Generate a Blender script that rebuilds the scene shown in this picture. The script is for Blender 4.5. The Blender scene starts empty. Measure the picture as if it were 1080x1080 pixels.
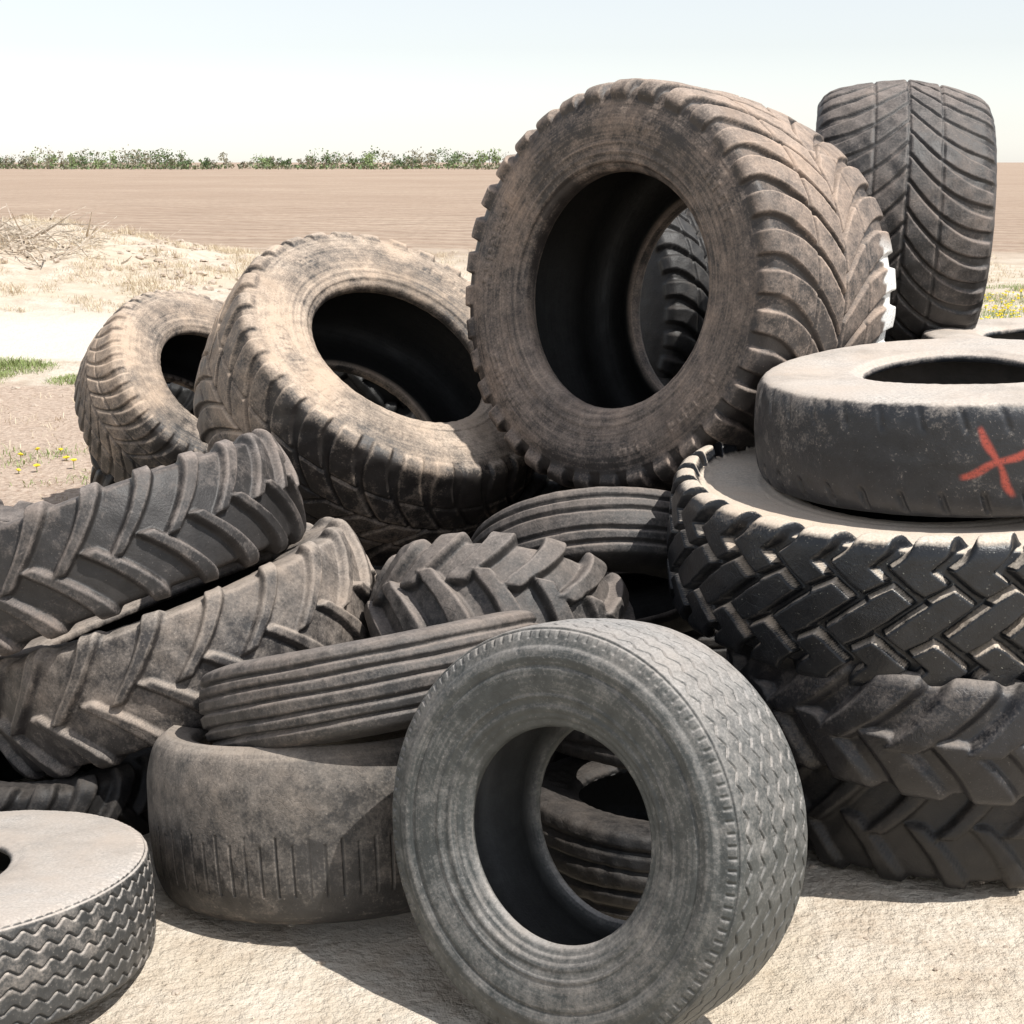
import bpy, math, random
import numpy as np
from mathutils import Vector, Quaternion, noise as mnoise

random.seed(7); np.random.seed(7)
scene = bpy.context.scene
try:
    scene.view_settings.view_transform = 'Standard'
    scene.view_settings.look = 'None'
    scene.view_settings.exposure = 0
except Exception: pass

# ------------------------------------------------------------------ helpers
def newmat(name):
    m = bpy.data.materials.new(name); m.use_nodes = True
    nt = m.node_tree
    for n in list(nt.nodes): nt.nodes.remove(n)
    out = nt.nodes.new('ShaderNodeOutputMaterial')
    b = nt.nodes.new('ShaderNodeBsdfPrincipled')
    nt.links.new(b.outputs[0], out.inputs[0])
    return m, nt, b

class G:
    """tiny node-graph helper"""
    def __init__(s, nt): s.nt = nt
    def inp(s, node, idx, v):
        if v is None: return
        if hasattr(v, 'is_output'): s.nt.links.new(v, node.inputs[idx])
        else: node.inputs[idx].default_value = v
    def math(s, op, a, b=None, clamp=False):
        n = s.nt.nodes.new('ShaderNodeMath'); n.operation = op; n.use_clamp = clamp
        s.inp(n, 0, a); s.inp(n, 1, b); return n.outputs[0]
    def noise(s, vec, scale, detail=4, rough=.55, dist=0):
        n = s.nt.nodes.new('ShaderNodeTexNoise')
        s.inp(n, 'Vector', vec); n.inputs['Scale'].default_value = scale
        n.inputs['Detail'].default_value = detail; n.inputs['Roughness'].default_value = rough
        n.inputs['Distortion'].default_value = dist
        return n.outputs[0]
    def mix(s, f, a, b, mode='MIX'):
        n = s.nt.nodes.new('ShaderNodeMix'); n.data_type = 'RGBA'; n.blend_type = mode
        n.clamp_factor = True
        s.inp(n, 0, f); s.inp(n, 6, a); s.inp(n, 7, b); return n.outputs[2]
    def maprange(s, v, a, b, c=0., d=1.):
        n = s.nt.nodes.new('ShaderNodeMapRange'); n.clamp = True
        s.inp(n, 0, v); n.inputs[1].default_value = a; n.inputs[2].default_value = b
        n.inputs[3].default_value = c; n.inputs[4].default_value = d; return n.outputs[0]
    def attr(s, name):
        n = s.nt.nodes.new('ShaderNodeAttribute'); n.attribute_name = name; return n
    def vmul(s, v, t):
        n = s.nt.nodes.new('ShaderNodeVectorMath'); n.operation = 'MULTIPLY'
        s.inp(n, 0, v); n.inputs[1].default_value = t; return n.outputs[0]
    def vadd(s, v, t):
        n = s.nt.nodes.new('ShaderNodeVectorMath'); n.operation = 'ADD'
        s.inp(n, 0, v); n.inputs[1].default_value = t; return n.outputs[0]
    def bump(s, h, strength, dist, normal=None):
        n = s.nt.nodes.new('ShaderNodeBump'); n.inputs['Strength'].default_value = strength
        n.inputs['Distance'].default_value = dist
        s.inp(n, 'Height', h)
        if normal is not None: s.nt.links.new(normal, n.inputs['Normal'])
        return n.outputs[0]

def c4(c): return (c[0], c[1], c[2], 1.0)

def rubber(name, base, dust, amount, seed, paint=(.8, .8, .8), recess=0.0, rough=.6, crack=.5, top=0.0, stain=.4,
           patch=1.7, edge=.3, inner_c=(.014, .0135, .013)):
    m, nt, b = newmat(name); g = G(nt)
    tc = nt.nodes.new('ShaderNodeTexCoord')
    P = g.vadd(tc.outputs['Object'], (seed*3.1, seed*1.7, seed*2.3))
    geo = nt.nodes.new('ShaderNodeNewGeometry')
    sep = nt.nodes.new('ShaderNodeSeparateXYZ'); nt.links.new(geo.outputs['Normal'], sep.inputs[0])
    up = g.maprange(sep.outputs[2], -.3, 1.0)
    uv = g.attr('tc').outputs['Vector']
    side = g.attr('side').outputs['Fac']
    n1 = g.noise(P, 2.2, 6, .68, .3)
    n2 = g.noise(P, 17, 4, .65)
    n3 = g.noise(P, 110, 3, .7)
    sc0 = g.noise(g.vmul(uv, (1.8, 75, 1)), 1.0, 3, .65)
    scuff = g.math('MULTIPLY', g.math('SUBTRACT', sc0, .5), g.maprange(side, 0, 1, .12, 1.0))
    hgt = g.attr('hgt').outputs['Fac']
    inner = g.attr('inner').outputs['Fac']
    pm = g.attr('paint').outputs['Fac']
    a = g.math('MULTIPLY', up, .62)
    k = g.math('ADD', a, g.math('MULTIPLY', g.math('SUBTRACT', n1, .5), patch))
    k = g.math('ADD', k, g.math('MULTIPLY', g.math('SUBTRACT', n2, .5), 1.0))
    k = g.math('ADD', k, g.math('MULTIPLY', g.math('SUBTRACT', n3, .5), .8))
    k = g.math('ADD', k, g.math('MULTIPLY', scuff, .9))
    k = g.math('ADD', k, amount-.09)
    k = g.math('ADD', k, g.math('MULTIPLY', g.maprange(geo.outputs['Pointiness'], .505, .56), edge))
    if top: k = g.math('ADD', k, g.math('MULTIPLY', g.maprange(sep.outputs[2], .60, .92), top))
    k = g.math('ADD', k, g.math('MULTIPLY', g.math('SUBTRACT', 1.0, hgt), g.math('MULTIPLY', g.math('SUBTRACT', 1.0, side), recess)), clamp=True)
    bcol = g.mix(g.maprange(n2, .3, .7), c4([x*.6 for x in base]), c4([x*1.15 for x in base]))
    dcol = g.mix(g.maprange(n3, .3, .7), c4([x*.72 for x in dust]), c4([min(.8, x*1.2) for x in dust]))
    dcol = g.mix(g.maprange(n1, .35, .7), dcol, c4([dust[0]*1.0, dust[1]*.92, dust[2]*.85]))
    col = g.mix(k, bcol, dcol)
    sp = g.maprange(n3, .66, .74)
    col = g.mix(g.math('MULTIPLY', sp, .35), col, c4([min(.8, x*1.4) for x in dust]))
    st = g.maprange(g.noise(g.vadd(P, (9, 4, 2)), 3.0, 6, .7), .50, .66)
    col = g.mix(g.math('MULTIPLY', st, stain), col, c4([x*.7 for x in base]))
    pn = g.maprange(n3, .30, .5, .35, 1.0)
    col = g.mix(g.math('MULTIPLY', pm, pn), col, c4(paint))
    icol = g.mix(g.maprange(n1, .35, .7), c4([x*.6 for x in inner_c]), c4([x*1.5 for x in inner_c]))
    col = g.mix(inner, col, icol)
    nt.links.new(col, b.inputs['Base Color'])
    r = g.maprange(k, 0, 1, rough-.10, .95)
    nt.links.new(r, b.inputs['Roughness'])
    b.inputs['Specular IOR Level'].default_value = .5
    vo = nt.nodes.new('ShaderNodeTexVoronoi'); vo.feature = 'DISTANCE_TO_EDGE'
    vo.inputs['Scale'].default_value = 26
    wv = nt.nodes.new('ShaderNodeVectorMath'); wv.operation = 'ADD'
    nz = nt.nodes.new('ShaderNodeTexNoise'); nz.inputs['Scale'].default_value = 12; nz.inputs['Detail'].default_value = 1
    nt.links.new(P, nz.inputs['Vector'])
    sc = g.vmul(nz.outputs[1], (.12, .12, .12))
    nt.links.new(P, wv.inputs[0]); nt.links.new(sc, wv.inputs[1])
    nt.links.new(wv.outputs[0], vo.inputs['Vector'])
    cr = g.maprange(vo.outputs['Distance'], 0.0, .04)
    crm = g.maprange(n1, .5, .62)
    crk = g.math('MULTIPLY', g.math('SUBTRACT', cr, 1.0), crm)
    hb = g.math('ADD', g.math('MULTIPLY', n3, .8), g.math('MULTIPLY', n2, .3))
    hb = g.math('ADD', hb, g.math('MULTIPLY', scuff, .45))
    hb = g.math('ADD', hb, g.math('MULTIPLY', crk, crack))
    nt.links.new(g.bump(hb, .42, .005), b.inputs['Normal'])
    return m

def sstep(x):
    x = np.clip(x, 0, 1); return x*x*(3-2*x)
def sbox(x, half, soft):
    return sstep((half-np.abs(x))/soft+.5)
def frac(x): return x-np.floor(x)
def tri(x): return np.abs(frac(x)-.5)*4-1

def chaikin(p, n):
    for _ in range(n):
        q = [p[0]]
        for i in range(len(p)-1):
            a, b = p[i], p[i+1]
            if i > 0: q.append(a*.75+b*.25)
            if i < len(p)-2: q.append(a*.25+b*.75)
        q.append(p[-1]); p = q
    return p

def resample(p, ds_fn):
    p = np.array(p); seg = np.sqrt((np.diff(p, axis=0)**2).sum(1))
    cum = np.concatenate([[0], np.cumsum(seg)]); L = cum[-1]
    s = [0.0]
    while s[-1] < L:
        s.append(s[-1]+ds_fn(s[-1]))
    s = np.array(s[:-1]+[L]) if L-s[-2] > 1e-4 else np.array(s[:-1])
    return np.stack([np.interp(s, cum, p[:, 0]), np.interp(s, cum, p[:, 1])], 1), s

# ------------------------------------------------------------------ tread patterns (metres)
def lug_ag(th, s, R, T, p):
    N = p.get('N', 22); Pp = 2*math.pi*R/N; ang = p.get('ang', 45); w = p.get('w', .045)
    k = math.tan(math.radians(ang)); out = 0
    for sd in (1, -1):
        a = sd*s
        ph = th/(2*math.pi)*N + (0 if sd > 0 else .5) - (k*a*(1-.25*a/T))/Pp*p.get('dir', 1)
        idx = np.floor(ph)
        v = (frac(ph)-.5)*Pp*math.cos(math.radians(ang))
        ww = w*(1+.25*np.clip(a/T, 0, 1))
        j = .88+.12*np.sin(idx*12.9898+sd)
        e = .012*np.sin(idx*5.3+sd)
        m = sbox(v, ww/2, p.get('soft', .012))*sstep((a+.03+e)/.014)*(1-sstep((a-T-.01)/.06))*j
        out = np.maximum(out, m)
    return out*p.get('h', .036), out

def lug_flot(th, s, R, T, p):
    N = p.get('N', 30); Pp = 2*math.pi*R/N; out = 0
    for sd in (1, -1):
        a = sd*s; q = np.clip(a/T, 0, 1.3)
        path = (1.25*a - .75*a*a/T*.8)
        ph = th/(2*math.pi)*N + (0 if sd > 0 else .5) - path/Pp*p.get('dir', 1)
        idx = np.floor(ph)
        v = (frac(ph)-.5)*Pp
        half = Pp*(.43-.13*sstep((q-.25)/.8))
        j = .85+.15*np.sin(idx*7.1+sd)
        m = sbox(v, half, .012)*sstep((a+.002)/.012)*(1-sstep((a-T-.02)/.045))*j
        out = np.maximum(out, m*(1-.55*sbox(a-T*.42, .006, .01)))
    return out*p.get('h', .028), out

def lug_loader(th, s, R, T, p):
    N = p.get('N', 30); Pp = 2*math.pi*R/N
    zz = tri(s/(T*1.0)+.25)*.36
    ph = th/(2*math.pi)*N + zz
    v = (frac(ph)-.5)*Pp
    gw = .036+.018*np.clip(np.abs(s)/T, 0, 1.2)
    lat = sbox(np.abs(v)-Pp/2, gw/2, .018)
    z1 = np.abs(s)-T*.42-.026*tri(th/(2*math.pi)*N+.1*np.sign(s))
    circ = sbox(z1, .010, .016)
    out = (1-np.maximum(lat, circ))*(1-sstep((np.abs(s)-T-.02)/.04))
    return out*p.get('h', .046), out

def lug_zig(th, s, R, T, p):
    u = th*R; N = int(2*math.pi*R/.062); t = th/(2*math.pi)*N
    g = 0
    for i, c in enumerate((-.80, -.48, -.16, .16, .48, .80)):
        zz = s-c*T-.0085*np.clip(tri(t+.07*i)*1.35, -1, 1)
        g = np.maximum(g, sbox(zz, .0026, .0035))
    # short sipes branching off the zigzags
    lt = t+.25
    lat = sbox((frac(lt)-.5)*2*math.pi*R/N, .0009, .003)*(np.abs(frac((s/T+.80)/.32)-.5) > .34)
    g = np.maximum(g, lat*.25)*(np.abs(s) < T*.93)
    sh = sbox((frac(t*2)-.5)*math.pi*R/N, .004, .005)*(np.abs(s) > T*1.03)*(np.abs(s) < T+.028)
    sh2 = sbox(np.abs(s)-T*1.0, .003, .005)
    g2 = np.maximum(g, np.maximum(sh*.35, sh2*.5))
    return -g2*.011, 1-g

def lug_ribs(th, s, R, T, p):
    g = 0
    for c in p.get('g', (-.66, -.24, .24, .66)):
        g = np.maximum(g, sbox(s-c*T-.0012*np.sin(th*9+c*5), p.get('gw', .006), .007))
    return -g*p.get('h', .016), 1-g

def lug_lines(th, s, R, T, p):
    N = p.get('N', 72); Pp = 2*math.pi*R/N
    v = (frac(th/(2*math.pi)*N)-.5)*Pp
    i = np.floor(th/(2*math.pi)*N)
    g = sbox(v, .0022, .004)*(s > -T)*(s < T*(.0+.08*np.sin(i*3.3)))*(.7+.3*np.sin(i*1.7+1))
    return -g*.008, 1-g

def lug_slick(th, s, R, T, p):
    N = 34; Pp = 2*math.pi*R/N
    v = (frac(th/(2*math.pi)*N + s*2.2)-.5)*Pp*.8
    g = sbox(v, .007, .012)*sstep((np.abs(s)-T*.55)/.03)*(1-sstep((np.abs(s)-T-.0)/.03))
    g = g*np.where(s > 0, .35, 1.0)
    return -g*.013, 1-g
PAT = dict(ag=lug_ag, flot=lug_flot, loader=lug_loader, zig=lug_zig, ribs=lug_ribs, lines=lug_lines, slick=lug_slick)

# ------------------------------------------------------------------ tire builder
def tire(name, loc, axis, R, W, rim, pat, mat, p=None, N=720, dst=.006, dss=.010, tf=.86, crown=.02,
         roll=0., rings=(), letters=False, paintfn=None, wob=.006, rd=0.0, bd=.86, chipk=.0005):
    p = p or {}
    H = R-rim; hw = W/2; tw = hw*tf; cr = crown; tk = .045
    V2 = lambda *a: np.array(a, float)
    if rd > 0:   # very round shoulder
        o = [V2(R, 0), V2(R-.15*cr, .4*tw), V2(R-.5*cr, .8*tw), V2(R-cr, tw), V2(R-cr-rd*.35, tw+(hw-tw)*.75), V2(R-cr-rd, hw)]
    else:
        o = [V2(R, 0), V2(R-.25*cr, .5*tw), V2(R-.65*cr, .82*tw), V2(R-.9*cr, .97*tw), V2(R-cr-.006, tw+.004), V2(R-cr-.09*H, tw+(hw-tw)*.5)]
    o += [V2(R-.42*H, hw), V2(rim+.30*H, hw*(bd*.35+.65)), V2(rim+.13*H, hw*(bd+.06)), V2(rim+.09*H, hw*(bd+.055)), V2(rim+.075*H, hw*(bd+.02)), V2(rim+.03*H, hw*(bd+.005)), V2(rim, hw*(bd-.03)), V2(rim-.004, hw*(bd-.09)), V2(rim+.004, hw*(bd-.15))]
    T = tw*1.02
    inn = [o[-1], V2(rim+.04, hw*(bd-.16)), V2(rim+.3*H, hw*.88-.012), V2(R-.45*H, hw-.03), V2(R-cr-.05, tw*.9), V2(R-tk-.2*cr, .5*tw), V2(R-tk, 0)]
    o = chaikin(o, 3); inn = chaikin(inn, 2)
    op, os_ = resample(o, lambda s: dst if s < T+.05 else dss)
    ip, is_ = resample(inn, lambda s: .035)
    half = np.concatenate([op, ip[1:]]); no = len(op); nh = len(half)
    hs = np.concatenate([os_, os_[-1]+is_[1:]])
    full = np.concatenate([half, (half*[1, -1])[1:-1][::-1]])
    S = np.concatenate([hs, -hs[1:-1][::-1]])
    outer = np.concatenate([np.arange(nh) < no, (np.arange(nh) < no)[1:-1][::-1]])
    M = len(full)
    tan = np.roll(full, -1, 0)-np.roll(full, 1, 0); tan /= (np.linalg.norm(tan, axis=1)[:, None]+1e-9)
    nr = tan[:, 1]; nz = -tan[:, 0]
    th = np.arange(N)*2*math.pi/N
    TH, SS = np.meshgrid(th, S)
    d0, hg = PAT[pat](TH, SS, R, T, p)
    hg = np.broadcast_to(hg, TH.shape).astype(float).copy(); d0 = np.broadcast_to(d0, TH.shape).astype(float).copy()
    rs = np.random.RandomState(int(abs(loc[0]*100+loc[1]*37+loc[2]*11)) % 9999)
    wear = 1+.10*np.sin(TH*2+rs.rand()*6)+.06*np.sin(TH*5+SS*9+rs.rand()*6)
    d0 *= wear
    chip = np.zeros_like(d0)
    for _ in range(9):
        a, b, kf = rs.randint(6, 60), rs.uniform(-70, 70), rs.rand()*6
        chip += np.sin(a*TH+b*SS+kf)
    q = (full[:, 0]-rim)/H
    side = outer & (np.abs(S) > T+.035)
    dd = np.zeros_like(d0)
    for (rq, w, h) in rings:
        dd += (h*sbox(q-rq, w/2, w*.5))[:, None]
    if letters:
        cell = .016; uu = np.floor(TH*(rim+.5*H)/cell).astype(int); vv = np.floor((q[:, None]-.42)/.032+0*TH).astype(int)
        nmax = uu.max()+2; bits = rs.rand(nmax, 5) > .35
        grp = np.repeat(rs.rand(nmax//9+2) > .5, 9)[:nmax]
        ok = (vv >= 0) & (vv < 5) & (uu % 4 != 3)
        dd += np.where(ok, bits[uu, np.clip(vv, 0, 4)]*grp[uu]*.0028, 0)
    d = d0+chip*chipk*np.where(side, .5, 1)[:, None]+np.where(side[:, None], dd, 0)
    d = np.where(outer[:, None], d, 0)
    rr = full[:, 0][:, None]+nr[:, None]*d
    zz = full[:, 1][:, None]+nz[:, None]*d
    f1, f2, f3 = rs.rand(3)*6.28
    rr = rr*(1+wob*np.sin(2*TH+f1)+wob*.4*np.sin(3*TH+f2))
    zz = zz+wob*1.5*np.sin(2*TH+f3)
    co = np.stack([rr*np.cos(TH+roll), rr*np.sin(TH+roll), zz], -1).reshape(-1, 3).astype(np.float32)
    i = np.arange(M)[:, None]; j = np.arange(N)[None, :]
    i2 = (i+1) % M; j2 = (j+1) % N
    F = np.stack([i*N+j, i*N+j2, i2*N+j2, i2*N+j], -1).reshape(-1).astype(np.int32)
    me = bpy.data.meshes.new(name); nf = M*N
    me.vertices.add(M*N); me.vertices.foreach_set('co', co.ravel())
    me.loops.add(nf*4); me.loops.foreach_set('vertex_index', F)
    me.polygons.add(nf); me.polygons.foreach_set('loop_start', np.arange(0, nf*4, 4, dtype=np.int32))
    me.polygons.foreach_set('use_smooth', np.ones(nf, dtype=bool))
    me.update(calc_edges=True)
    def fa(nm, arr):
        at = me.attributes.new(nm, 'FLOAT', 'POINT'); at.data.foreach_set('value', np.ascontiguousarray(arr, dtype=np.float32).ravel())
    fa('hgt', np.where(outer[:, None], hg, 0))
    fa('inner', np.broadcast_to((~outer)[:, None], TH.shape).astype(float))
    fa('side', np.broadcast_to(sstep((np.abs(SS)-T-.03)/.05), TH.shape))
    ax = Vector(axis).normalized(); quat = Vector((0, 0, 1)).rotation_difference(ax)
    pm = np.zeros_like(TH)
    if paintfn: pm = paintfn(TH, SS, R, T, quat, roll)*outer[:, None]
    fa('paint', pm)
    tcv = np.stack([TH*R, SS, 0*TH], -1).astype(np.float32)
    at = me.attributes.new('tc', 'FLOAT_VECTOR', 'POINT'); at.data.foreach_set('vector', tcv.ravel())
    me.materials.append(mat)
    ob = bpy.data.objects.new(name, me); scene.collection.objects.link(ob)
    ob.location = loc; ob.rotation_mode = 'QUATERNION'; ob.rotation_quaternion = quat
    return ob

def theta_of(quat, w, roll):
    l = quat.inverted() @ Vector(w); return math.atan2(l.y, l.x)-roll

# ------------------------------------------------------------------ rubber materials
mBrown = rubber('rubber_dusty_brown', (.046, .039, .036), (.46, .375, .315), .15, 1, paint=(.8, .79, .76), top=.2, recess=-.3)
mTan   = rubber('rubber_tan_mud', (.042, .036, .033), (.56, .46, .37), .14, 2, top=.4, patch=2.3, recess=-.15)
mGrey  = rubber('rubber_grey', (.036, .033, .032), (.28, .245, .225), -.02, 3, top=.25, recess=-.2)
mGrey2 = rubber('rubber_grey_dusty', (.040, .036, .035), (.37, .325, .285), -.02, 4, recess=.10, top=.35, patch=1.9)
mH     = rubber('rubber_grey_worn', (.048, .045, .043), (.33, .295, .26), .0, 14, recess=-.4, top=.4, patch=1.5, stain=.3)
mBlue  = rubber('rubber_bluegrey', (.026, .028, .033), (.56, .51, .46), -.14, 5, paint=(.50, .085, .055), top=.95, rough=.52, stain=.2, edge=.15, inner_c=(.20, .18, .16))  # liner colour lightened so the inside of the hole reads as sunlit
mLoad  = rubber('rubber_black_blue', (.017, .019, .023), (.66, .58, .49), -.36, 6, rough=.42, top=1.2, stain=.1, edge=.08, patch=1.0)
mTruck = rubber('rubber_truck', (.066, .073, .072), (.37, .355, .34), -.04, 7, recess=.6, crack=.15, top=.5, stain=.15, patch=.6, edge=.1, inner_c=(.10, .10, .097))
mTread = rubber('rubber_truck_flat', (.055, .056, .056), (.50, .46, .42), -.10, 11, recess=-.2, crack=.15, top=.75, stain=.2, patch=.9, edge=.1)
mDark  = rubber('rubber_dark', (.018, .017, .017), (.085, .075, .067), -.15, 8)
mBlack = rubber('rubber_black', (.010, .010, .010), (.022, .020, .018), -.25, 12, inner_c=(.007, .007, .007))  # near-black colour paints in the shade seen through the leaning tires' holes
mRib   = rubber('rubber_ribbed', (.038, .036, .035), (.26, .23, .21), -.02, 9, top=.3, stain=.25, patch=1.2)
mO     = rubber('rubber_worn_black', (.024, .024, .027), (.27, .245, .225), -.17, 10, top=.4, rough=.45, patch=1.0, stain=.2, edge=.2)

# ------------------------------------------------------------------ the pile
def whitepaint(TH, SS, R, T, quat, roll):
    t0 = theta_of(quat, (.62, -.75, -.05), roll)
    dt = (TH-t0+math.pi) % (2*math.pi)-math.pi
    n = .02*np.sin(TH*37)+.015*np.sin(TH*71+SS*60)
    return sbox(dt, .40, .16)*sstep((-SS-T*.74+n)/.02)*(1-sstep((-SS-T-.05+n)/.03))
def redx(TH, SS, R, T, quat, roll):
    t0 = theta_of(quat, (-.09, -.99, 0), roll)
    u = ((TH-t0+math.pi) % (2*math.pi)-math.pi)*R; v = SS+.0
    u = u+.004*np.sin(SS*50)
    def stroke(a, b, w):
        a = np.array(a); b = np.array(b); L = np.linalg.norm(b-a); dx, dy = (b-a)/L
        t = (u-a[0])*dx+(v-a[1])*dy; dis = np.abs(-(u-a[0])*dy+(v-a[1])*dx+.005*np.sin(t*40))
        return sbox(dis, w*(.75+.35*np.sin(t*23)**2), .012)*sstep(t/.02)*(1-sstep((t-L)/.03))
    return np.maximum(stroke((-.06, .12), (.045, -.09), .010), stroke((-.12, -.045), (.13, .05), .011))*.8

RG = ((.20, .03, .004), (.30, .015, .003), (.74, .02, .003), (.82, .015, .003))
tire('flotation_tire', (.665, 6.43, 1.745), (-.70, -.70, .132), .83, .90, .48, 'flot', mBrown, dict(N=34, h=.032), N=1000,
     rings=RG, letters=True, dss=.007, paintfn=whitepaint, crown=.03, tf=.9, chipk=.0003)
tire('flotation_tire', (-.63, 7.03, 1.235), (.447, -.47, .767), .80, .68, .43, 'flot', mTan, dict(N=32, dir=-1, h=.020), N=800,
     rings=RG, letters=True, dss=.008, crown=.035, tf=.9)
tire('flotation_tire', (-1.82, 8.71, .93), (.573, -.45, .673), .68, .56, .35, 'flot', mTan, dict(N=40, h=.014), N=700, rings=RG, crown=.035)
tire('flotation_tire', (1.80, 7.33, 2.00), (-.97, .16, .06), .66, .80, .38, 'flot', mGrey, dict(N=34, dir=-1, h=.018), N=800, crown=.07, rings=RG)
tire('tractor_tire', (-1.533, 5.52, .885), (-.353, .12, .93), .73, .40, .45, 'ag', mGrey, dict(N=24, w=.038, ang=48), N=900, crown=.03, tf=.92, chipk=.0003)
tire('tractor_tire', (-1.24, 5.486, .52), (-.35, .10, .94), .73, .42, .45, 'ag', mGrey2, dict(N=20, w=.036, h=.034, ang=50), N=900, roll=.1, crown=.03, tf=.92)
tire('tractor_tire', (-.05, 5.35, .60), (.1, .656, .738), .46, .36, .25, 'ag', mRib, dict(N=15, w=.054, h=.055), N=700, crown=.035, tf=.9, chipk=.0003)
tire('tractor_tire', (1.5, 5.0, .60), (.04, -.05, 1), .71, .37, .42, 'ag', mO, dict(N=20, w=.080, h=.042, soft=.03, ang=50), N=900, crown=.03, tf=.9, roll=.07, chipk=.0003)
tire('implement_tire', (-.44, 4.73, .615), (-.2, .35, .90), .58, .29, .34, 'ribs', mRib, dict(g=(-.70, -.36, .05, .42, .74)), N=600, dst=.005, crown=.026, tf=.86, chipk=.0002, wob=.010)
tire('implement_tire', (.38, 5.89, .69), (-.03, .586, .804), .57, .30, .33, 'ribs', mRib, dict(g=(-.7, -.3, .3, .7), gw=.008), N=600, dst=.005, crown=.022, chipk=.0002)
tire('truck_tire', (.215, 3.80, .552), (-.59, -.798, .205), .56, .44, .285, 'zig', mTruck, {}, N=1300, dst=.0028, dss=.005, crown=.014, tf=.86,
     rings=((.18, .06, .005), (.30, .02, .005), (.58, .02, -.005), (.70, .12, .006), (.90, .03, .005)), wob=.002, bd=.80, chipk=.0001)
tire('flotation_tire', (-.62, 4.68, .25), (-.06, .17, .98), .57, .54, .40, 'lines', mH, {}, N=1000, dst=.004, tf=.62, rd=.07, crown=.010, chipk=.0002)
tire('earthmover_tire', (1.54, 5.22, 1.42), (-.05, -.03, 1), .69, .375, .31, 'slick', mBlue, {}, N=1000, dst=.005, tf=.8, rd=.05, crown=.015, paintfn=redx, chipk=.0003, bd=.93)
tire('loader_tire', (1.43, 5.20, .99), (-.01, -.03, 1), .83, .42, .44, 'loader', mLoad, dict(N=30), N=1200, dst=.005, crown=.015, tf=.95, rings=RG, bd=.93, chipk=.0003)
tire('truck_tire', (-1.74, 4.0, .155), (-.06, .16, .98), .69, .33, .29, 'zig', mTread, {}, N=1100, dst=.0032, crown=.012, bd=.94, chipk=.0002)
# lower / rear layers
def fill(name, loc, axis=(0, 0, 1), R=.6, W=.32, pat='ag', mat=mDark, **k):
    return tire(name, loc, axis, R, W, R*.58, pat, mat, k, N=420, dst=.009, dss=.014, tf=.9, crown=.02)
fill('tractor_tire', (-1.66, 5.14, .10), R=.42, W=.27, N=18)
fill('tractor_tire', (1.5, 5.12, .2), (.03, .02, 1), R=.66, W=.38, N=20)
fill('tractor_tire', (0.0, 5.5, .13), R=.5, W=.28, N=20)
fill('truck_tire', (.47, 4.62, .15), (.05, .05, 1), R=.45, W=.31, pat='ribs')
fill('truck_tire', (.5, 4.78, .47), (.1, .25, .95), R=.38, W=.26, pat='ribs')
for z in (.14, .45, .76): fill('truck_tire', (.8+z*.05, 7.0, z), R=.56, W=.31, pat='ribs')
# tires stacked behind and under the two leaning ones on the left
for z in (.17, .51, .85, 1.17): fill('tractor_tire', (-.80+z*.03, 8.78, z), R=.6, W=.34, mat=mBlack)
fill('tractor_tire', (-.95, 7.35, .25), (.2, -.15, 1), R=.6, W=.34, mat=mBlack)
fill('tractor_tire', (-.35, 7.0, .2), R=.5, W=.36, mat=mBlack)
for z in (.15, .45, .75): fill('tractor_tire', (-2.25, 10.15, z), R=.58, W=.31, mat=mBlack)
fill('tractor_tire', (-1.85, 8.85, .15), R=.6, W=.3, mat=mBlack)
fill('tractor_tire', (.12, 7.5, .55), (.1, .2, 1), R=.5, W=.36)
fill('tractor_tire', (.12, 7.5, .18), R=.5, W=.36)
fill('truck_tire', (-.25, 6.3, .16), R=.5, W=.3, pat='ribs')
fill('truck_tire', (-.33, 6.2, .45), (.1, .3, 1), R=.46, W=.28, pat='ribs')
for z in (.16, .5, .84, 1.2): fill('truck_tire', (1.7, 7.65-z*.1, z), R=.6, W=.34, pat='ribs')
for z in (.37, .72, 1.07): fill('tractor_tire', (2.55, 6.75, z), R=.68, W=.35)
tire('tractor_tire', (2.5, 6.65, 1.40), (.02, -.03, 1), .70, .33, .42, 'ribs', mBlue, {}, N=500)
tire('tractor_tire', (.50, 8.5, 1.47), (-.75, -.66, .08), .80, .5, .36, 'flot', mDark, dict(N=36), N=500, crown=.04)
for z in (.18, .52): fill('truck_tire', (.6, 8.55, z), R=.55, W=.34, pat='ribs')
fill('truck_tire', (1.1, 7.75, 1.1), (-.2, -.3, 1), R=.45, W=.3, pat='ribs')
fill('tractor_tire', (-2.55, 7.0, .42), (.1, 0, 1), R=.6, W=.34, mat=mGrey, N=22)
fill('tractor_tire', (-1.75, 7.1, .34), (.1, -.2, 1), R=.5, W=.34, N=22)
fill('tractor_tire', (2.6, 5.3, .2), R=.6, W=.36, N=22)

# ------------------------------------------------------------------ ground
def bank(x, y):
    xx = x+11
    gx = 1.0 if xx < 0 else math.exp(-(xx/5.2)**2)
    return 1.15*gx*math.exp(-((y-31)/5.5)**2)
def gz(x, y):
    v = bank(x, y)
    r = math.hypot(x, y-5)
    if r < 80:
        v += .035*mnoise.fractal(Vector((x*.7, y*.7, 0)), .8, 2.1, 4)
        v += .22*bank(x, y)*mnoise.fractal(Vector((x*1.1+5, y*1.1, 3)), .8, 2.1, 4)
    return v
def spaced(lo, hi, c, n, k):
    t = np.linspace(-1, 1, n)
    f = np.sinh(t*k)/math.sinh(k)
    return c+np.where(f < 0, f*(c-lo), f*(hi-c))
xs = spaced(-3000, 3000, -3, 300, 8.0); ys = spaced(-40, 5000, 6, 420, 8.0)
co = []
for y in ys:
    for x in xs: co.append((x, y, gz(float(x), float(y))))
nx = len(xs); ny = len(ys)
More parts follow.
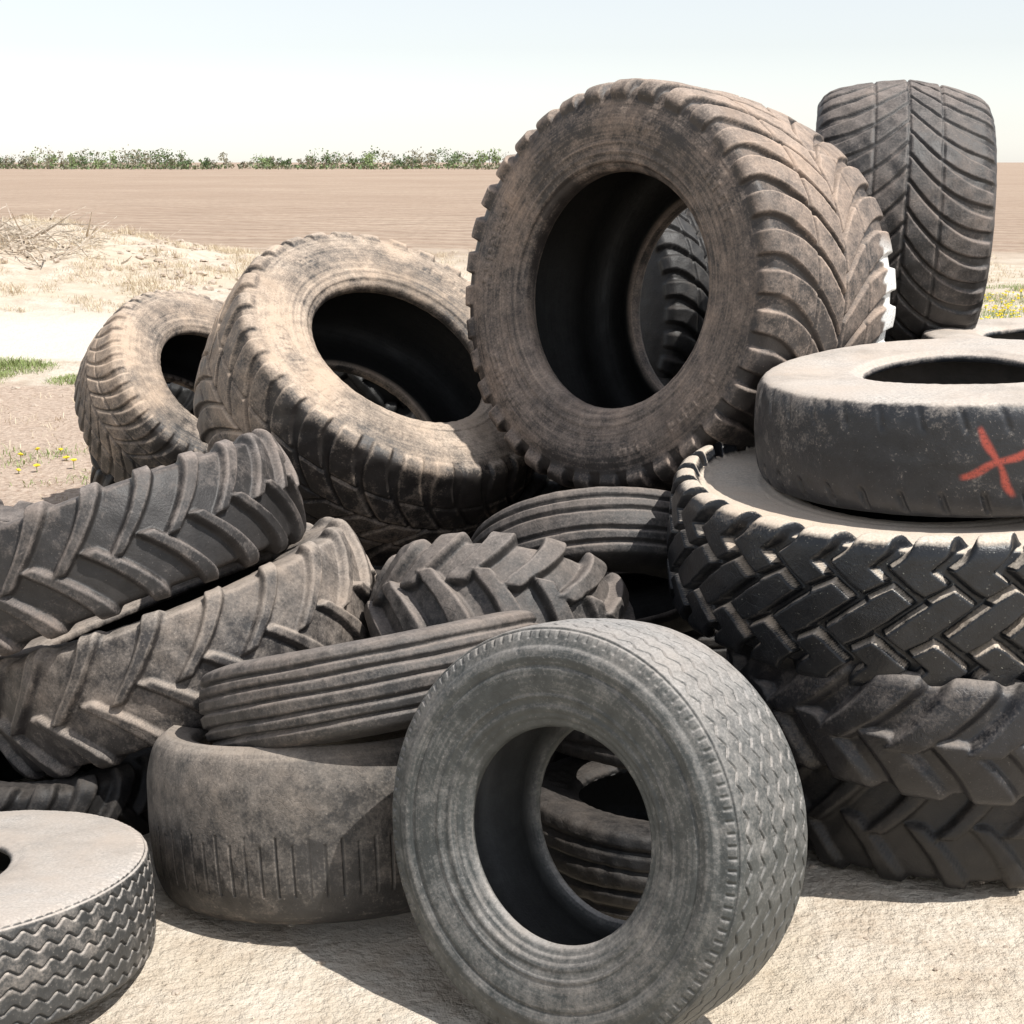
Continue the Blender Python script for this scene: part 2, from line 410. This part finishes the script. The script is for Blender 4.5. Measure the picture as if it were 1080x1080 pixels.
faces = [(j*nx+i, j*nx+i+1, (j+1)*nx+i+1, (j+1)*nx+i) for j in range(ny-1) for i in range(nx-1)]
me = bpy.data.meshes.new('ground'); me.from_pydata(co, [], faces); me.update()
me.polygons.foreach_set('use_smooth', [True]*len(me.polygons))
ground = bpy.data.objects.new('ground', me); scene.collection.objects.link(ground)
m, nt, b = newmat('field_and_sand'); g = G(nt)
geo = nt.nodes.new('ShaderNodeNewGeometry'); P = geo.outputs['Position']
sep = nt.nodes.new('ShaderNodeSeparateXYZ'); nt.links.new(P, sep.inputs[0])
X, Y, Z = sep.outputs
nA = g.noise(P, .35, 6, .6); nB = g.noise(P, 2.5, 6, .65); nC = g.noise(P, 22, 5, .7); nD = g.noise(P, .03, 4, .5)
sand = g.mix(g.maprange(nB, .35, .65), (.60, .50, .39, 1), (.78, .70, .59, 1))
sand = g.mix(g.math('MULTIPLY', g.maprange(nC, .48, .7), .55), sand, (.44, .34, .25, 1))
straw = g.mix(g.maprange(nC, .3, .7), (.54, .43, .30, 1), (.78, .70, .56, 1))
sand = g.mix(g.math('MULTIPLY', g.maprange(nA, .48, .62), .7), sand, straw)
fieldc = g.mix(g.maprange(nD, .35, .65), (.42, .31, .235, 1), (.51, .395, .305, 1))
fieldc = g.mix(g.math('MULTIPLY', g.maprange(nB, .42, .62), .65), fieldc, (.29, .20, .145, 1))
nE = g.noise(g.vmul(P, (.35, 1.6, 1)), .5, 6, .75)
fieldc = g.mix(g.math('MULTIPLY', g.maprange(nE, .46, .60), .6), fieldc, (.28, .20, .15, 1))
wv = nt.nodes.new('ShaderNodeTexWave'); wv.bands_direction = 'Y'; wv.inputs['Scale'].default_value = .16
wv.inputs['Distortion'].default_value = 5; wv.inputs['Detail'].default_value = 4
rotv = nt.nodes.new('ShaderNodeVectorRotate'); rotv.inputs['Angle'].default_value = .35
nt.links.new(P, rotv.inputs['Vector']); nt.links.new(rotv.outputs[0], wv.inputs['Vector'])
fieldc = g.mix(g.math('MULTIPLY', wv.outputs[1], .3), fieldc, (.58, .48, .38, 1))
yj = g.math('ADD', Y, g.math('MULTIPLY', g.math('SUBTRACT', nA, .5), 22))
yj = g.math('ADD', yj, g.math('MULTIPLY', g.math('SUBTRACT', nB, .5), 8))
col = g.mix(g.maprange(yj, 34, 42), sand, fieldc)
yk = g.math('ADD', Y, g.math('MULTIPLY', g.math('SUBTRACT', nB, .5), 1.6))
track = g.math('MULTIPLY', g.maprange(yk, 17.6, 18.2), g.maprange(yk, 24, 21.5))
col = g.mix(g.math('MULTIPLY', track, .85), col, (.80, .75, .66, 1))
dirt = g.math('MULTIPLY', g.maprange(yk, 8, 9), g.maprange(yk, 16.4, 15.8))
dcol = g.mix(g.maprange(nC, .35, .6), (.34, .23, .17, 1), (.64, .51, .41, 1))
col = g.mix(g.math('MULTIPLY', dirt, .85), col, dcol)
nt.links.new(col, b.inputs['Base Color']); b.inputs['Roughness'].default_value = .95
b.inputs['Specular IOR Level'].default_value = .1
hh = g.math('ADD', g.math('MULTIPLY', nC, .4), nB)
nt.links.new(g.bump(hh, .9, .09), b.inputs['Normal'])
me.materials.append(m)

# ------------------------------------------------------------------ vegetation etc.
def simple(name, c1, c2, scale=6, rough=.9):
    m, nt, b = newmat(name); g = G(nt)
    geo = nt.nodes.new('ShaderNodeNewGeometry')
    n = g.noise(geo.outputs['Position'], scale, 3, .6)
    nt.links.new(g.mix(g.maprange(n, .35, .65), c4(c1), c4(c2)), b.inputs['Base Color'])
    b.inputs['Roughness'].default_value = rough; b.inputs['Specular IOR Level'].default_value = .2
    return m
def mesh_obj(name, v, f, mats, idx=None):
    me = bpy.data.meshes.new(name); me.from_pydata(v, [], f); me.update()
    for mm in mats: me.materials.append(mm)
    if idx: me.polygons.foreach_set('material_index', idx)
    ob = bpy.data.objects.new(name, me); scene.collection.objects.link(ob); return ob

def blades(name, areas, mat):
    v = []; f = []
    for (x0, x1, y0, y1, n, h) in areas:
        for _ in range(n):
            x = random.uniform(x0, x1); y = random.uniform(y0, y1)
            dn = mnoise.noise(Vector((x*.9, y*.9, 7)))
            if dn < -.05: continue
            z = gz(x, y)-.01; hk = h*(.6+dn*1.2)
            for _k in range(6):
                a = random.uniform(0, 6.28); hh = hk*random.uniform(.3, 1.1); w = .003+.014*hh
                lx = math.cos(a)*hh*random.uniform(.3, 1.4); ly = math.sin(a)*hh*random.uniform(.3, 1.4)
                bx = x+random.uniform(-.09, .09); by = y+random.uniform(-.09, .09)
                px = -math.sin(a)*w; py = math.cos(a)*w; i = len(v)
                v += [(bx-px, by-py, z), (bx+px, by+py, z), (bx+lx*.5+px*.7, by+ly*.5+py*.7, z+hh*.6),
                      (bx+lx*.5-px*.7, by+ly*.5-py*.7, z+hh*.6), (bx+lx, by+ly, z+hh*.8)]
                f += [(i, i+1, i+2, i+3), (i+3, i+2, i+4)]
    return mesh_obj(name, v, f, [mat])
blades('green_grass', [(-9, -3.2, 16.0, 17.6, 3200, .12), (6, 12, 21, 29, 1800, .14), (-4.6, -2.9, 10.8, 12.2, 160, .1), (1.5, 5, 11, 14, 200, .12)],
       simple('grass_green', (.20, .27, .09), (.36, .40, .18)))
blades('dry_grass', [(-14, -3, 23, 37, 9000, .19), (-8, -3, 9, 16, 400, .1), (-3, 12, 25, 40, 3500, .14), (-2.5, 2.5, 3.0, 4.2, 40, .05)],
       simple('grass_straw', (.48, .38, .26), (.74, .65, .50)))
v = []; f = []; idx = []
for (x0, x1, y0, y1, n) in [(6.8, 9.8, 21, 27, 520), (-3.9, -3.3, 11.2, 11.9, 7), (2, 5, 11, 14, 40)]:
    for _ in range(n):
        x = random.uniform(x0, x1); y = random.uniform(y0, y1); z = gz(x, y); h = random.uniform(.03, .13); r = random.uniform(.018, .034)
        i = len(v)
        v += [(x-.003, y, z), (x+.003, y, z), (x+.003, y, z+h), (x-.003, y, z+h)]; f.append((i, i+1, i+2, i+3)); idx.append(1)
        i = len(v); v.append((x, y, z+h+.012))
        for k in range(7):
            a = k*6.283/7; v.append((x+math.cos(a)*r, y+math.sin(a)*r, z+h+random.uniform(-.006, .006)))
        v.append((x, y, z+h-.015))
        for k in range(7):
            f += [(i, i+1+k, i+1+(k+1) % 7), (i+8, i+1+(k+1) % 7, i+1+k)]; idx += [0, 0]
mesh_obj('dandelion_flowers', v, f, [simple('petal_yellow', (.68, .52, .03), (.78, .64, .06)), simple('stem', (.16, .24, .07), (.2, .28, .1))], idx)

def stones(name, areas, mat, smin, smax):
    v = []; f = []
    import bmesh
    bm = bmesh.new(); bmesh.ops.create_icosphere(bm, subdivisions=2, radius=1)
    bv = [x.co.copy() for x in bm.verts]; bf = [[x.index for x in fc.verts] for fc in bm.faces]; bm.free()
    for (x0, x1, y0, y1, n) in areas:
        for _ in range(n):
            x = random.uniform(x0, x1); y = random.uniform(y0, y1); s = random.uniform(smin, smax)*random.uniform(.3, 1)
            z = gz(x, y); off = Vector((random.random()*50, random.random()*50, 0)); sx, sy, sz = random.uniform(.7, 1.4), random.uniform(.7, 1.2), random.uniform(.4, .8)
            i = len(v)
            for c in bv:
                k = 1+.45*mnoise.noise(c*1.6+off)
                v.append((x+c.x*s*sx*k, y+c.y*s*sy*k, z+s*.05+c.z*s*sz*k))
            f += [[i+a for a in ff] for ff in bf]
    return mesh_obj(name, v, f, [mat])
stones('rubble_stones', [(-7.5, -3.8, 26, 33, 180), (-14, -6, 25, 34, 90), (-8, -3, 9, 16, 60)], simple('stone', (.36, .28, .22), (.62, .53, .44), 4), .03, .13)
stones('pebbles', [(-2.5, 3, 2.6, 5, 600), (-6, -2.5, 5, 14, 160)], simple('pebble', (.36, .29, .23), (.60, .52, .43), 20), .004, .016)
v = []; f = []
for _ in range(220):
    x = random.gauss(-9.3, .9); y = random.gauss(28.5, .7); z = gz(x, y); L = random.uniform(.3, 1.2); a = random.uniform(0, 6.28); e = random.uniform(-.05, .5); r = random.uniform(.006, .026)
    d = Vector((math.cos(a)*math.cos(e), math.sin(a)*math.cos(e), math.sin(e))); s1 = d.orthogonal().normalized()*r; s2 = d.cross(s1)
    o = Vector((x, y, z+random.uniform(0, .18))); i = len(v)
    mid = o+d*L*.5+Vector((0, 0, random.uniform(-.05, .08)))
    for c, k in ((o, 1), (mid, .7), (o+d*L, .25)):
        for q in (s1, s2, -s1, -s2): v.append(tuple(c+q*k))
    for q in range(2):
        for k in range(4): f.append((i+q*4+k, i+q*4+(k+1) % 4, i+q*4+4+(k+1) % 4, i+q*4+4+k))
mesh_obj('brush_heap', v, f, [simple('dry_wood', (.40, .32, .25), (.70, .63, .53), 9)])

# distant tree line; leaf colours lightened to stand in for haze
v = []; f = []; idx = []
def quad(c, s, mi):
    n = Vector((random.gauss(0, 1), random.gauss(0, 1), random.gauss(0, 1))).normalized()
    a = n.orthogonal().normalized(); b2 = n.cross(a); i = len(v); s2 = s*random.uniform(.5, 1)
    v.extend([tuple(c+a*s), tuple(c+b2*s2), tuple(c-a*s), tuple(c-b2*s2)]); f.append((i, i+1, i+2, i+3)); idx.append(mi)
x = -330.
while x < 60:
    y = random.uniform(470, 560); h = random.uniform(2.6, 6.0)*(1.15 if mnoise.noise(Vector((x*.03, 2, 0))) > 0 else .8)
    w = h*random.uniform(.32, .55); mi = random.choice([1, 1, 2, 3, 3])
    i = len(v); tr = .14
    v.extend([(x-tr, y, -.2), (x+tr, y, -.2), (x+tr*.3, y, h*.9), (x-tr*.3, y, h*.9), (x, y-tr, -.2), (x, y+tr, -.2), (x, y+tr*.3, h*.9), (x, y-tr*.3, h*.9)])
    f.extend([(i, i+1, i+2, i+3), (i+4, i+5, i+6, i+7)]); idx.extend([0, 0])
    lobes = [(Vector((x+random.uniform(-w, w)*.7, y+random.uniform(-w, w)*.6, h*random.uniform(.25, .85))), w*random.uniform(.35, .75)) for _ in range(6)]
    for c, r in lobes:
        for _ in range(20):
            dv = Vector((random.gauss(0, 1), random.gauss(0, 1), random.gauss(0, .8))).normalized()*r*random.uniform(.4, 1.1)
            quad(c+dv, random.uniform(.18, .45), mi)
    for _ in range(24): quad(Vector((x+random.uniform(-3, 3), y-4, random.uniform(.1, 1.4))), random.uniform(.3, .7), random.choice([1, 2, 3, 3]))
    x += random.uniform(.8, 2.2)
mesh_obj('distant_tree_line', v, f, [simple('bark', (.3, .27, .24), (.45, .42, .38), 1), simple('leaf_a', (.11, .16, .08), (.17, .22, .11), .5),
        simple('leaf_b', (.22, .29, .13), (.28, .35, .17), .5), simple('leaf_c', (.25, .24, .17), (.34, .32, .24), .5)], idx)

# ------------------------------------------------------------------ light, sky, camera
sd = Vector((.45, -.27, .86)).normalized()
w = bpy.data.worlds.new('World'); scene.world = w; w.use_nodes = True
nt = w.node_tree; bg = nt.nodes['Background']
sky = nt.nodes.new('ShaderNodeTexSky'); sky.sky_type = 'NISHITA'; sky.sun_disc = False
sky.sun_elevation = math.asin(sd.z); sky.sun_rotation = math.atan2(sd.x, sd.y)
sky.dust_density = .3; sky.air_density = 1.0; sky.ozone_density = 1.0
hs = nt.nodes.new('ShaderNodeHueSaturation'); hs.inputs['Saturation'].default_value = .32; hs.inputs['Value'].default_value = 1.1
nt.links.new(sky.outputs[0], hs.inputs['Color']); nt.links.new(hs.outputs[0], bg.inputs[0])
bg.inputs[1].default_value = .14
L = bpy.data.lights.new('sun', 'SUN'); L.energy = 5.0; L.angle = math.radians(.5); L.color = (1, .965, .91)
lo = bpy.data.objects.new('sun', L); scene.collection.objects.link(lo); lo.rotation_mode = 'QUATERNION'
lo.rotation_quaternion = Vector((0, 0, 1)).rotation_difference(sd)
lo.location = (5, -3, 10)
cam = bpy.data.cameras.new('camera'); cam.sensor_width = 36; cam.lens = 36*1600/1080; cam.clip_start = .05; cam.clip_end = 8000
co_ = bpy.data.objects.new('camera', cam); scene.collection.objects.link(co_)
co_.location = (0, 0, 2.3); co_.rotation_euler = (math.radians(77), 0, 0)
scene.camera = co_
